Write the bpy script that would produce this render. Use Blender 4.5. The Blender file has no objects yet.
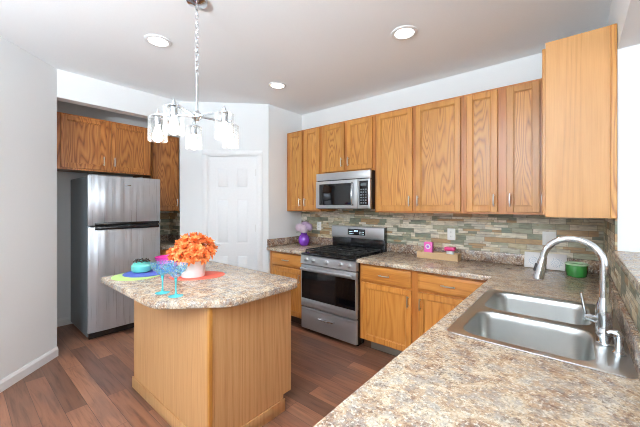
import bpy, bmesh, math, random
from mathutils import Vector, Matrix
random.seed(7)
S = bpy.context.scene
COL = S.collection
PI = math.pi
R = math.radians

# ------------------------------------------------------------------ camera, world, light, exposure
cam_d = bpy.data.cameras.new('camera'); cam = bpy.data.objects.new('camera', cam_d); COL.objects.link(cam)
cam.location = (0, 0, 1.44); cam.rotation_euler = (R(90), 0, R(39.84))
cam_d.lens = 306.2 / 640 * 36; cam_d.sensor_width = 36; cam_d.shift_y = -7.4 / 640
cam_d.clip_start = 0.02
S.camera = cam
w = bpy.data.worlds.new('world'); S.world = w; w.use_nodes = True
w.node_tree.nodes['Background'].inputs[0].default_value = (0.86, 0.93, 1, 1)
w.node_tree.nodes['Background'].inputs[1].default_value = 1.0
S.view_settings.view_transform = 'Standard'; S.view_settings.look = 'None'
S.view_settings.gamma = 1; S.view_settings.exposure = 0.64
S.cycles.max_bounces = 10; S.cycles.diffuse_bounces = 6; S.cycles.glossy_bounces = 5
S.cycles.transmission_bounces = 10; S.cycles.transparent_max_bounces = 12
S.cycles.caustics_reflective = False; S.cycles.caustics_refractive = False
S.cycles.sample_clamp_indirect = 4
S.cycles.use_denoising = True
S.cycles.filter_width = 1.0

def area(name, loc, aim, sx, sy, power, col=(1, 1, 1)):
    l = bpy.data.lights.new(name, 'AREA'); l.shape = 'RECTANGLE'; l.size = sx; l.size_y = sy
    l.energy = power; l.color = col
    o = bpy.data.objects.new(name, l); COL.objects.link(o); o.location = loc
    o.rotation_euler = (Vector(aim) - Vector(loc)).to_track_quat('-Z', 'Y').to_euler()
    return o
# daylight through the rear windows, the patio door of the next room and the window of the left wall
area('rear_window_light', (-0.2, -3.10, 1.45), (-0.2, 0, 1.45), 3.4, 1.9, 56, (0.93, 0.97, 1))
area('side_window_light', (3.55, 0.3, 1.35), (0, 0.3, 1.35), 3.4, 2.1, 28, (0.93, 0.97, 1))

# ------------------------------------------------------------------ materials
def mat(name):
    m = bpy.data.materials.new(name); m.use_nodes = True
    return m, m.node_tree.nodes, m.node_tree.links, m.node_tree.nodes['Principled BSDF']
def lin(h):
    h = h.lstrip('#'); o = []
    for i in (0, 2, 4):
        v = int(h[i:i+2], 16) / 255
        o.append(v / 12.92 if v <= .04045 else ((v + .055) / 1.055) ** 2.4)
    return (*o, 1)
def plain(name, hexc, rough=.5, metal=0, bump=0, bscale=40, emit=0, spec=.5, trans=0, coat=0):
    m, n, l, b = mat(name)
    b.inputs['Base Color'].default_value = lin(hexc)
    b.inputs['Roughness'].default_value = rough; b.inputs['Metallic'].default_value = metal
    b.inputs['Specular IOR Level'].default_value = spec
    b.inputs['Transmission Weight'].default_value = trans; b.inputs['Coat Weight'].default_value = coat
    tc = n.new('ShaderNodeTexCoord'); nz = n.new('ShaderNodeTexNoise'); nz.inputs['Scale'].default_value = bscale
    l.new(tc.outputs['Object'], nz.inputs['Vector'])
    mx = n.new('ShaderNodeMixRGB'); mx.blend_type = 'MULTIPLY'; mx.inputs[0].default_value = .06
    mx.inputs[1].default_value = lin(hexc); l.new(nz.outputs['Fac'], mx.inputs[2]); l.new(mx.outputs[0], b.inputs['Base Color'])
    if bump:
        bp = n.new('ShaderNodeBump'); bp.inputs['Strength'].default_value = bump; bp.inputs['Distance'].default_value = .002
        l.new(nz.outputs['Fac'], bp.inputs['Height']); l.new(bp.outputs[0], b.inputs['Normal'])
    if emit:
        b.inputs['Emission Color'].default_value = lin(hexc); b.inputs['Emission Strength'].default_value = emit
    return m
def ramp(n, stops, interp='LINEAR'):
    r = n.new('ShaderNodeValToRGB'); r.color_ramp.interpolation = interp
    e = r.color_ramp.elements
    while len(e) < len(stops): e.new(.5)
    for k, (p, c) in enumerate(stops): e[k].position = p; e[k].color = lin(c)
    return r
def math_n(n, l, op, a, b=None, c=None):
    m = n.new('ShaderNodeMath'); m.operation = op
    for i, v in enumerate((a, b, c)):
        if v is None: continue
        if isinstance(v, (int, float)): m.inputs[i].default_value = v
        else: l.new(v, m.inputs[i])
    return m.outputs[0]
def oak(name, dark, mid, light, horiz=False, figure=1.0, rough=.32, freq=10, sx=3.4, sz=.42):
    m, n, l, b = mat(name)
    tc = n.new('ShaderNodeTexCoord'); oi = n.new('ShaderNodeObjectInfo')
    mp = n.new('ShaderNodeMapping')
    mp.inputs['Scale'].default_value = (.35, 3, 3.4) if horiz else (sx, 3, sz)
    l.new(tc.outputs['Object'], mp.inputs[0])
    cx = n.new('ShaderNodeCombineXYZ')
    l.new(math_n(n, l, 'MULTIPLY', oi.outputs['Random'], 37), cx.inputs[0]); l.new(math_n(n, l, 'MULTIPLY', oi.outputs['Random'], 91), cx.inputs[2])
    va = n.new('ShaderNodeVectorMath'); va.operation = 'ADD'; l.new(mp.outputs[0], va.inputs[0]); l.new(cx.outputs[0], va.inputs[1])
    n1 = n.new('ShaderNodeTexNoise'); n1.inputs['Scale'].default_value = 1.25; n1.inputs['Detail'].default_value = 2; n1.inputs['Roughness'].default_value = .42
    l.new(va.outputs[0], n1.inputs['Vector'])
    ph = math_n(n, l, 'MULTIPLY', n1.outputs['Fac'], freq * 6.28)
    sn = math_n(n, l, 'SINE', ph); sn = math_n(n, l, 'POWER', math_n(n, l, 'MULTIPLY_ADD', sn, .5, .5), .6)
    mp2 = n.new('ShaderNodeMapping'); mp2.inputs['Scale'].default_value = (5, 130, 150) if horiz else (150, 130, 5)
    l.new(tc.outputs['Object'], mp2.inputs[0])
    n2 = n.new('ShaderNodeTexNoise'); n2.inputs['Scale'].default_value = 1; n2.inputs['Detail'].default_value = 3
    l.new(mp2.outputs[0], n2.inputs['Vector'])
    f = math_n(n, l, 'MULTIPLY_ADD', sn, .62 * figure, math_n(n, l, 'MULTIPLY', n2.outputs['Fac'], .75))
    f = math_n(n, l, 'ADD', f, -.22 + .3 * (1 - figure))
    r = ramp(n, [(0, dark), (.38, mid), (.85, light)]); l.new(f, r.inputs[0])
    hv = n.new('ShaderNodeHueSaturation'); hv.inputs['Value'].default_value = 1
    l.new(math_n(n, l, 'MULTIPLY_ADD', oi.outputs['Random'], .16, .92), hv.inputs['Value']); l.new(r.outputs[0], hv.inputs['Color'])
    l.new(hv.outputs[0], b.inputs['Base Color']); b.inputs['Roughness'].default_value = rough
    bp = n.new('ShaderNodeBump'); bp.inputs['Strength'].default_value = .12; bp.inputs['Distance'].default_value = .001
    l.new(f, bp.inputs['Height']); l.new(bp.outputs[0], b.inputs['Normal'])
    return m
M = {}
M['oak'] = oak('oak_cabinet', '#734318', '#aa7034', '#c08d49', freq=34)
M['oak_face'] = oak('oak_face_frame', '#7b451b', '#a2632b', '#b37637', False, .5, freq=8)
M['oak_base'] = oak('oak_base_cabinet', '#8f5522', '#b57532', '#c98c48', False, .55, freq=16)
M['oak_h'] = oak('oak_cabinet_horizontal', '#9c5d26', '#b97835', '#cc8f48', True, .7, freq=12)
M['oak_frame'] = oak('oak_frame', '#915a25', '#ae7536', '#c08a46', False, .6, freq=8)
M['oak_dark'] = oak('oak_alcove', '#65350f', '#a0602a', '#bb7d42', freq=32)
M['oak_panel'] = oak('oak_end_panel', '#8f6034', '#ad7b44', '#bd8c54', False, .5, .4, freq=16, sx=6, sz=.16)
M['oak_island'] = oak('oak_island_panel', '#946640', '#b48657', '#c2976a', False, .55, .42, freq=22, sx=15, sz=.10)
M['wall'] = plain('wall_paint', '#e6eaec', .8, bump=.1, bscale=220)
M['ceiling'] = plain('ceiling_paint', '#f1f5f8', .9, bump=.1, bscale=160)
M['trim'] = plain('white_trim', '#e8ebed', .4)
M['steel_side'] = plain('grey_enamel', '#7c8489', .4, .3)
M['black'] = plain('black_enamel', '#131417', .18, coat=.3)
M['iron'] = plain('cast_iron', '#1a1a1b', .55, bump=.4, bscale=300)
M['blackglass'] = plain('black_glass', '#08090c', .05, spec=.6)
M['chrome'] = plain('chrome', '#d6dade', .12, 1)
M['nickel'] = plain('brushed_nickel', '#c9c8c4', .3, 1)
M['knob'] = plain('knob_metal', '#c4c6c8', .28, .9)
M['plastic_white'] = plain('white_plastic', '#eef0ee', .35)
M['outlet_hole'] = plain('outlet_slots', '#6a6a68', .6)
M['rubber'] = plain('black_rubber', '#1c1c1e', .6)
M['toe'] = plain('toe_kick', '#4b2f1b', .6)
M['vent'] = plain('vent_metal', '#6f665c', .5, .4)
M['ceramic'] = plain('white_ceramic', '#eeeceb', .22)
M['purple'] = plain('purple_glass', '#7a35b0', .12, coat=.5)
M['lilac'] = plain('lilac_petals', '#c8aed0', .7)
M['lilac_pale'] = plain('pale_lilac_petals', '#e0cede', .7)
M['leaf'] = plain('leaf_green', '#5a6b3a', .6)
M['dark_centre'] = plain('flower_centre', '#7a3a10', .8)
M['coral'] = plain('coral_mat', '#f0705c', .7)
M['green_mat'] = plain('lime_mat', '#a7c474', .7)
M['blue_mat'] = plain('blue_mat', '#4a5cae', .7)
M['teal'] = plain('teal_glaze', '#62bdb2', .2, coat=.4)
M['pink'] = plain('pink_glaze', '#d63c9c', .25, coat=.3)
M['green'] = plain('green_enamel', '#2f7434', .22, coat=.4)
M['green_rim'] = plain('pale_green_rim', '#b9cfae', .3)
M['tray_wood'] = plain('pale_wood', '#c0a078', .6, bump=.3, bscale=60)
M['hot_pink'] = plain('hot_pink', '#e05fb0', .4)
M['lavender'] = plain('lavender_print', '#b46bd0', .4)
M['crimson'] = plain('crimson_candle', '#c32a6d', .4)
M['bulb'] = plain('lit_bulb', '#fff3e0', .3, emit=3.5)
M['lens'] = plain('lit_lens', '#fff9f0', .3, emit=4)
M['display'] = plain('display_black', '#0b0d12', .1)
M['digit'] = plain('display_digit', '#cfe9f2', .4, emit=.8)
M['soot'] = plain('dark_twine', '#2b211c', .9)

def steel(name, hexc='#c3c4c5', rough=.3, axis='z', metal=1.0, wavy=False):
    m, n, l, b = mat(name)
    b.inputs['Metallic'].default_value = metal
    tc = n.new('ShaderNodeTexCoord'); mp = n.new('ShaderNodeMapping')
    mp.inputs['Scale'].default_value = {'z': (220, 220, 2), 'x': (2, 220, 220), 'y': (220, 2, 220)}[axis]
    l.new(tc.outputs['Object'], mp.inputs[0]); nz = n.new('ShaderNodeTexNoise'); nz.inputs['Scale'].default_value = 1
    l.new(mp.outputs[0], nz.inputs['Vector'])
    l.new(math_n(n, l, 'MULTIPLY_ADD', nz.outputs['Fac'], .16, rough - .08), b.inputs['Roughness'])
    mx = n.new('ShaderNodeMixRGB'); mx.blend_type = 'MULTIPLY'; mx.inputs[0].default_value = .07; mx.inputs[1].default_value = lin(hexc)
    l.new(nz.outputs['Fac'], mx.inputs[2]); l.new(mx.outputs[0], b.inputs['Base Color'])
    if wavy:
        m2 = n.new('ShaderNodeMapping'); m2.inputs['Scale'].default_value = (11, 11, .25); l.new(tc.outputs['Object'], m2.inputs[0])
        w2 = n.new('ShaderNodeTexNoise'); w2.inputs['Scale'].default_value = 1; w2.inputs['Detail'].default_value = 1; l.new(m2.outputs[0], w2.inputs['Vector'])
        bp = n.new('ShaderNodeBump'); bp.inputs['Strength'].default_value = 1; bp.inputs['Distance'].default_value = .013
        l.new(w2.outputs['Fac'], bp.inputs['Height']); l.new(bp.outputs[0], b.inputs['Normal'])
    return m
M['steel'] = steel('stainless', '#c3c6c9', .32, 'x', .78)
M['steel_v'] = steel('stainless_vertical', '#c0c6cd', .3, 'z', .66, True)
M['sink'] = plain('sink_steel', '#c2c3c1', .3, 1)

def glass(name, col, alpha, dots=None):
    m, n, l, b = mat(name)
    b.inputs['Base Color'].default_value = lin(col); b.inputs['Roughness'].default_value = .05
    b.inputs['Coat Weight'].default_value = .5
    lw = n.new('ShaderNodeLayerWeight'); lw.inputs[0].default_value = .35
    al = math_n(n, l, 'MULTIPLY_ADD', lw.outputs['Facing'], .5, alpha)
    if dots:
        tc = n.new('ShaderNodeTexCoord'); vo = n.new('ShaderNodeTexVoronoi'); vo.inputs['Scale'].default_value = 75
        l.new(tc.outputs['Object'], vo.inputs['Vector']); dm_ = math_n(n, l, 'LESS_THAN', vo.outputs['Distance'], .38)
        mx = n.new('ShaderNodeMixRGB'); l.new(dm_, mx.inputs[0]); mx.inputs[1].default_value = lin(col); mx.inputs[2].default_value = lin(dots); l.new(mx.outputs[0], b.inputs['Base Color'])
        al = math_n(n, l, 'ADD', al, math_n(n, l, 'MULTIPLY', dm_, .4))
    l.new(al, b.inputs['Alpha'])
    return m
M['glass'] = glass('clear_glass', '#dfe6ea', .0)
M['teal_glass'] = glass('teal_glass', '#6fc9da', .12, '#5b7fc4')
M['aqua_solid'] = plain('aqua_glass', '#4db7bf', .1)

def laminate(name, shift=0.0, greyamt=.65):
    m, n, l, b = mat(name)
    tc = n.new('ShaderNodeTexCoord')
    def nz(sc, det, rg, off, dist=0.0):
        mp = n.new('ShaderNodeMapping'); mp.inputs['Location'].default_value = (off, off * 2, off * 3)
        l.new(tc.outputs['Object'], mp.inputs[0])
        q = n.new('ShaderNodeTexNoise'); q.inputs['Scale'].default_value = sc; q.inputs['Detail'].default_value = det
        q.inputs['Roughness'].default_value = rg; q.inputs['Distortion'].default_value = dist
        l.new(mp.outputs[0], q.inputs['Vector']); return q.outputs['Fac']
    def over(base, fac, col):
        mx = n.new('ShaderNodeMixRGB'); l.new(fac, mx.inputs[0]); l.new(base, mx.inputs[1]); mx.inputs[2].default_value = lin(col); return mx.outputs[0]
    def mask(src, a, c):
        q = n.new('ShaderNodeMapRange'); l.new(src, q.inputs['Value']); q.inputs['From Min'].default_value = a; q.inputs['From Max'].default_value = c
        return q.outputs[0]
    base = ramp(n, [(.36, '#6e5140'), (.44, '#9d8068'), (.5, '#b9a186'), (.56, '#ccbba2'), (.66, '#b5aca1')])
    l.new(math_n(n, l, 'ADD', nz(11, 9, .78, 3, .5), shift), base.inputs[0])
    c = base.outputs[0]
    big = mask(nz(6, 4, .6, 31, .5), .42, .62)
    c = over(c, math_n(n, l, 'MULTIPLY', mask(nz(26, 6, .72, 11, .3), .48, .58), greyamt), '#8f8c8a')
    c = over(c, math_n(n, l, 'MULTIPLY', mask(nz(75, 4, .7, 5), .54, .60), math_n(n, l, 'MULTIPLY_ADD', big, .55, .35)), '#5d4738')
    c = over(c, math_n(n, l, 'MULTIPLY', mask(nz(95, 4, .7, 8), .55, .61), .65), '#e8dfcf')
    c = over(c, math_n(n, l, 'MULTIPLY', mask(nz(140, 3, .6, 18), .57, .63), .5), '#57504c')
    l.new(c, b.inputs['Base Color']); b.inputs['Roughness'].default_value = .24
    return m
M['laminate'] = laminate('granite_laminate')
M['laminate_grey'] = laminate('granite_laminate_grey', 0, .85)
M['laminate_dark'] = laminate('granite_laminate_edge', -.09)

def mosaic():
    m, n, l, b = mat('stone_mosaic')
    tc = n.new('ShaderNodeTexCoord'); sp = n.new('ShaderNodeSeparateXYZ'); l.new(tc.outputs['Object'], sp.inputs[0])
    ge = n.new('ShaderNodeNewGeometry')
    u = math_n(n, l, 'SUBTRACT', sp.outputs[0], sp.outputs[1])
    RH = .046
    row = math_n(n, l, 'FLOOR', math_n(n, l, 'DIVIDE', sp.outputs[2], RH))
    wn = n.new('ShaderNodeTexWhiteNoise'); wn.noise_dimensions = '1D'; l.new(row, wn.inputs['W'])
    u2 = math_n(n, l, 'ADD', u, math_n(n, l, 'MULTIPLY', wn.outputs['Value'], 1.3))
    # every few stones a slow warp varies the lengths
    wv = math_n(n, l, 'MULTIPLY', math_n(n, l, 'SINE', math_n(n, l, 'MULTIPLY', u2, 23)), .022)
    u3 = math_n(n, l, 'ADD', u2, wv)
    cb = n.new('ShaderNodeCombineXYZ'); l.new(u3, cb.inputs[0]); l.new(sp.outputs[2], cb.inputs[1])
    def brick(wd, rh, sq):
        q = n.new('ShaderNodeTexBrick'); l.new(cb.outputs[0], q.inputs['Vector'])
        q.inputs['Scale'].default_value = 1; q.inputs['Brick Width'].default_value = wd; q.inputs['Row Height'].default_value = rh
        q.inputs['Mortar Size'].default_value = .0012; q.inputs['Mortar Smooth'].default_value = .1
        q.inputs['Color1'].default_value = (0, 0, 0, 1); q.inputs['Color2'].default_value = (1, 1, 1, 1)
        q.inputs['Mortar'].default_value = (.5, .5, .5, 1); q.squash = sq; q.squash_frequency = 3
        return q
    ba, bb = brick(.17, RH, .75), brick(.13, RH/2, .8)
    wc = n.new('ShaderNodeTexWhiteNoise'); wc.noise_dimensions = '2D'
    wcv = n.new('ShaderNodeCombineXYZ'); l.new(math_n(n, l, 'FLOOR', math_n(n, l, 'DIVIDE', u3, .34)), wcv.inputs[0]); l.new(row, wcv.inputs[1]); l.new(wcv.outputs[0], wc.inputs['Vector'])
    sel = math_n(n, l, 'GREATER_THAN', wc.outputs['Value'], .58)
    mc = n.new('ShaderNodeMixRGB'); l.new(sel, mc.inputs[0]); l.new(ba.outputs['Color'], mc.inputs[1]); l.new(bb.outputs['Color'], mc.inputs[2])
    mf = n.new('ShaderNodeMixRGB'); l.new(sel, mf.inputs[0]); l.new(ba.outputs['Fac'], mf.inputs[1]); l.new(bb.outputs['Fac'], mf.inputs[2])
    class br: outputs = {'Color': mc.outputs[0], 'Fac': mf.outputs[0]}
    r = ramp(n, [(0, '#7c8577'), (.09, '#c8bfa2'), (.2, '#f0ece0'), (.31, '#a9ab97'), (.42, '#d9ccb2'), (.53, '#e4dfd0'),
                 (.63, '#8d9482'), (.73, '#b0926c'), (.82, '#cdcdc2'), (.91, '#ebe7dc')], 'CONSTANT')
    l.new(br.outputs['Color'], r.inputs[0])
    mp = n.new('ShaderNodeMapping'); mp.inputs['Scale'].default_value = (9, 9, 40); l.new(tc.outputs['Object'], mp.inputs[0])
    nz = n.new('ShaderNodeTexNoise'); nz.inputs['Scale'].default_value = 1.6; nz.inputs['Detail'].default_value = 6; l.new(mp.outputs[0], nz.inputs['Vector'])
    v = n.new('ShaderNodeTexNoise'); v.inputs['Scale'].default_value = 30; v.inputs['Detail'].default_value = 4; l.new(tc.outputs['Object'], v.inputs['Vector'])
    veins = ramp(n, [(.3, '#8a7e6c'), (.5, '#d6cdbc'), (.7, '#fffaf0')]); l.new(nz.outputs['Fac'], veins.inputs[0])
    mx = n.new('ShaderNodeMixRGB'); mx.blend_type = 'MULTIPLY'; mx.inputs[0].default_value = .65; l.new(r.outputs[0], mx.inputs[1]); l.new(veins.outputs[0], mx.inputs[2])
    rust = ramp(n, [(.56, '#000000'), (.7, '#ffffff')]); l.new(v.outputs['Fac'], rust.inputs[0])
    mx1 = n.new('ShaderNodeMixRGB'); l.new(math_n(n, l, 'MULTIPLY', rust.outputs[0], .5), mx1.inputs[0]); l.new(mx.outputs[0], mx1.inputs[1]); mx1.inputs[2].default_value = lin('#8d6b48')
    mx2 = n.new('ShaderNodeMixRGB'); l.new(br.outputs['Fac'], mx2.inputs[0]); l.new(mx1.outputs[0], mx2.inputs[1]); mx2.inputs[2].default_value = lin('#6d675c')
    l.new(mx2.outputs[0], b.inputs['Base Color']); b.inputs['Roughness'].default_value = .5
    hh = math_n(n, l, 'SUBTRACT', math_n(n, l, 'MULTIPLY_ADD', nz.outputs['Fac'], .25, math_n(n, l, 'MULTIPLY', br.outputs['Color'], .5)), br.outputs['Fac'])
    bp = n.new('ShaderNodeBump'); bp.inputs['Strength'].default_value = .6; bp.inputs['Distance'].default_value = .004
    l.new(hh, bp.inputs['Height']); l.new(bp.outputs[0], b.inputs['Normal'])
    return m
M['mosaic'] = mosaic()

def planks():
    m, n, l, b = mat('plank_floor')
    tc = n.new('ShaderNodeTexCoord')
    br = n.new('ShaderNodeTexBrick'); l.new(tc.outputs['Object'], br.inputs['Vector'])
    br.inputs['Scale'].default_value = 1; br.inputs['Brick Width'].default_value = 1.15; br.inputs['Row Height'].default_value = .125
    br.inputs['Mortar Size'].default_value = .0014; br.offset = .37; br.offset_frequency = 2
    br.inputs['Color1'].default_value = (0, 0, 0, 1); br.inputs['Color2'].default_value = (1, 1, 1, 1)
    r = ramp(n, [(0, '#72503f'), (.2, '#8b614b'), (.4, '#7f5a47'), (.55, '#976b53'), (.7, '#755243'), (.85, '#9d7057')], 'CONSTANT')
    l.new(br.outputs['Color'], r.inputs[0])
    mp = n.new('ShaderNodeMapping'); mp.inputs['Scale'].default_value = (1.6, 22, 1); l.new(tc.outputs['Object'], mp.inputs[0])
    sh = n.new('ShaderNodeVectorMath'); sh.operation = 'ADD'; l.new(mp.outputs[0], sh.inputs[0])
    cx = n.new('ShaderNodeCombineXYZ'); l.new(math_n(n, l, 'MULTIPLY', br.outputs['Color'], 40), cx.inputs[0]); l.new(cx.outputs[0], sh.inputs[1])
    nz = n.new('ShaderNodeTexNoise'); nz.inputs['Scale'].default_value = 1.6; nz.inputs['Detail'].default_value = 7; nz.inputs['Roughness'].default_value = .62; nz.inputs['Distortion'].default_value = .8
    l.new(sh.outputs[0], nz.inputs['Vector'])
    gr = ramp(n, [(.25, '#7d7470'), (.48, '#e6ddd8'), (.72, '#ffffff')]); l.new(nz.outputs['Fac'], gr.inputs[0])
    mx = n.new('ShaderNodeMixRGB'); mx.blend_type = 'MULTIPLY'; mx.inputs[0].default_value = .9; l.new(r.outputs[0], mx.inputs[1]); l.new(gr.outputs[0], mx.inputs[2])
    mp2 = n.new('ShaderNodeMapping'); mp2.inputs['Scale'].default_value = (1.2, 5, 1); l.new(tc.outputs['Object'], mp2.inputs[0])
    n3 = n.new('ShaderNodeTexNoise'); n3.inputs['Scale'].default_value = 1.8; n3.inputs['Detail'].default_value = 4; l.new(mp2.outputs[0], n3.inputs['Vector'])
    gg = ramp(n, [(.48, '#000000'), (.66, '#ffffff')]); l.new(n3.outputs['Fac'], gg.inputs[0])
    mg = n.new('ShaderNodeMixRGB'); l.new(math_n(n, l, 'MULTIPLY', gg.outputs[0], .45), mg.inputs[0]); l.new(mx.outputs[0], mg.inputs[1]); mg.inputs[2].default_value = lin('#5c4741')
    mm = n.new('ShaderNodeMixRGB'); l.new(br.outputs['Fac'], mm.inputs[0]); l.new(mg.outputs[0], mm.inputs[1]); mm.inputs[2].default_value = lin('#3a2119')
    l.new(mm.outputs[0], b.inputs['Base Color']); b.inputs['Roughness'].default_value = .33
    bp = n.new('ShaderNodeBump'); bp.inputs['Strength'].default_value = .25; bp.inputs['Distance'].default_value = .001
    l.new(math_n(n, l, 'SUBTRACT', nz.outputs['Fac'], br.outputs['Fac']), bp.inputs['Height']); l.new(bp.outputs[0], b.inputs['Normal'])
    return m
M['planks'] = planks()

def petal_mat():
    m, n, l, b = mat('orange_petals')
    tc = n.new('ShaderNodeTexCoord'); nz = n.new('ShaderNodeTexNoise'); nz.inputs['Scale'].default_value = 55; l.new(tc.outputs['Object'], nz.inputs['Vector'])
    r = ramp(n, [(.3, '#dd6428'), (.5, '#f38d48'), (.68, '#fdb377')]); l.new(nz.outputs['Fac'], r.inputs[0])
    l.new(r.outputs[0], b.inputs['Base Color']); b.inputs['Roughness'].default_value = .7
    return m
M['petal'] = petal_mat()
def mandala():
    m, n, l, b = mat('printed_tile')
    tc = n.new('ShaderNodeTexCoord'); sp = n.new('ShaderNodeSeparateXYZ'); l.new(tc.outputs['Object'], sp.inputs[0])
    x = sp.outputs[0]; z = math_n(n, l, 'SUBTRACT', sp.outputs[2], .06)
    rr = math_n(n, l, 'SQRT', math_n(n, l, 'ADD', math_n(n, l, 'MULTIPLY', x, x), math_n(n, l, 'MULTIPLY', z, z)))
    an = math_n(n, l, 'ARCTAN2', z, x)
    pet = math_n(n, l, 'MULTIPLY', math_n(n, l, 'SINE', math_n(n, l, 'MULTIPLY', an, 6)), .010)
    q = math_n(n, l, 'SINE', math_n(n, l, 'MULTIPLY', math_n(n, l, 'ADD', rr, pet), 380))
    g = math_n(n, l, 'GREATER_THAN', q, .45); ins = math_n(n, l, 'LESS_THAN', rr, .042)
    mx = n.new('ShaderNodeMixRGB'); l.new(math_n(n, l, 'MULTIPLY', math_n(n, l, 'MULTIPLY', g, ins), .75), mx.inputs[0])
    mx.inputs[1].default_value = lin('#e6e4e4'); mx.inputs[2].default_value = lin('#93a5b8')
    l.new(mx.outputs[0], b.inputs['Base Color']); b.inputs['Roughness'].default_value = .3
    return m
M['mandala'] = mandala()

# ------------------------------------------------------------------ mesh helpers
class MB:
    def __init__(s): s.bm = bmesh.new()
    def add_bm(s, other):
        me = bpy.data.meshes.new('t'); other.to_mesh(me); s.bm.from_mesh(me); bpy.data.meshes.remove(me); other.free()
    def box(s, x0, x1, y0, y1, z0, z1, bev=0, seg=2, mtx=None):
        b = bmesh.new()
        bmesh.ops.create_cube(b, size=1, matrix=Matrix.Translation(((x0+x1)/2, (y0+y1)/2, (z0+z1)/2)) @ Matrix.Diagonal((abs(x1-x0), abs(y1-y0), abs(z1-z0), 1)))
        if bev: bmesh.ops.bevel(b, geom=b.edges[:], offset=bev, segments=seg, affect='EDGES', profile=.5, clamp_overlap=True)
        if mtx is not None: b.transform(mtx)
        s.add_bm(b); return s
    def lathe(s, prof, loc=(0, 0, 0), n=32, axis='z', closed=False, mtx=None):
        b = bmesh.new(); rings = []
        for (r, z) in prof:
            if r < 1e-6: rings.append([b.verts.new((0, 0, z))]); continue
            rings.append([b.verts.new((r*math.cos(2*PI*k/n), r*math.sin(2*PI*k/n), z)) for k in range(n)])
        prs = list(zip(rings, rings[1:]))
        if closed: prs.append((rings[-1], rings[0]))
        for A, B in prs:
            for k in range(n):
                k2 = (k+1) % n
                if len(A) == 1 and len(B) == 1: continue
                if len(A) == 1: b.faces.new((A[0], B[k], B[k2]))
                elif len(B) == 1: b.faces.new((A[k], A[k2], B[0]))
                else: b.faces.new((A[k], A[k2], B[k2], B[k]))
        if not closed:
            for rg, fl in ((rings[0], 1), (rings[-1], 0)):
                pass
        bmesh.ops.recalc_face_normals(b, faces=b.faces[:])
        if axis == 'y': b.transform(Matrix.Rotation(R(90), 4, 'X'))     # +z -> -y
        if axis == 'x': b.transform(Matrix.Rotation(R(90), 4, 'Y'))     # +z -> +x
        if mtx is not None: b.transform(mtx)
        b.transform(Matrix.Translation(loc))
        s.add_bm(b); return s
    def cyl(s, r, h, loc=(0, 0, 0), n=24, axis='z', bev=0.0, r2=None):
        r2 = r if r2 is None else r2
        p = [(0, 0), (r-bev, 0), (r, bev), (r2, h-bev), (r2-bev, h), (0, h)] if bev else [(0, 0), (r, 0), (r2, h), (0, h)]
        return s.lathe(p, loc, n, axis)
    def tube(s, pts, r, n=12, caps=True):
        b = bmesh.new(); pts = [Vector(p) for p in pts]; N = len(pts)
        rs = r if isinstance(r, (list, tuple)) else [r]*N
        up = None; rings = []
        for i, p in enumerate(pts):
            t = (pts[min(i+1, N-1)] - pts[max(i-1, 0)]).normalized()
            if up is None:
                a = Vector((0, 0, 1)) if abs(t.z) < .9 else Vector((1, 0, 0))
                up = (a - t*a.dot(t)).normalized()
            else: up = (up - t*up.dot(t)).normalized()
            sd = t.cross(up)
            rings.append([b.verts.new(p + (up*math.cos(2*PI*k/n) + sd*math.sin(2*PI*k/n))*rs[i]) for k in range(n)])
        for A, B in zip(rings, rings[1:]):
            for k in range(n): b.faces.new((A[k], A[(k+1) % n], B[(k+1) % n], B[k]))
        if caps: b.faces.new(rings[0]); b.faces.new(rings[-1])
        bmesh.ops.recalc_face_normals(b, faces=b.faces[:])
        s.add_bm(b); return s
    def prism(s, poly, z0, z1, holes=(), edge=0.0):
        """upright prism of a plan outline with holes; edge rounds the outer top and bottom arris"""
        b = bmesh.new()
        def loop(pl, z): return [b.verts.new((x, y, z)) for x, y in pl]
        def wall(A, B):
            for k in range(len(A)): b.faces.new((A[k], A[(k+1) % len(A)], B[(k+1) % len(A)], B[k]))
        if edge:
            a = edge*.29
            L = [loop(offs(poly, edge), z0), loop(offs(poly, a), z0+a), loop(poly, z0+edge), loop(poly, z1-edge), loop(offs(poly, a), z1-a), loop(offs(poly, edge), z1)]
        else: L = [loop(poly, z0), loop(poly, z1)]
        for A, B in zip(L, L[1:]): wall(A, B)
        HB = [loop(h, z0) for h in holes]; HT = [loop(h, z1) for h in holes]
        for A, B in zip(HB, HT): wall(A, B)
        for outer, hs in ((L[0], HB), (L[-1], HT)):
            es = []
            for lp in [outer]+hs:
                for k in range(len(lp)):
                    e = b.edges.get((lp[k], lp[(k+1) % len(lp)])); es.append(e)
            bmesh.ops.triangle_fill(b, use_beauty=True, use_dissolve=False, edges=es)
        bmesh.ops.recalc_face_normals(b, faces=b.faces[:])
        s.add_bm(b); return s
    def sphere(s, r, loc, sc=(1, 1, 1), n=20, m=12):
        b = bmesh.new(); bmesh.ops.create_uvsphere(b, u_segments=n, v_segments=m, radius=r)
        b.transform(Matrix.Translation(loc) @ Matrix.Diagonal((*sc, 1))); s.add_bm(b); return s
    def build(s, name, m, parent=None, smooth=True, loc=(0, 0, 0), rz=0):
        me = bpy.data.meshes.new(name); s.bm.to_mesh(me); s.bm.free()
        if isinstance(m, str): m = M[m]
        me.materials.append(m)
        if smooth:
            for p in me.polygons: p.use_smooth = True
            try: me.set_sharp_from_angle(angle=R(35))
            except Exception: pass
        o = bpy.data.objects.new(name, me); COL.objects.link(o)
        o.location = loc; o.rotation_euler = (0, 0, rz)
        if parent: o.parent = parent
        return o
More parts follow.
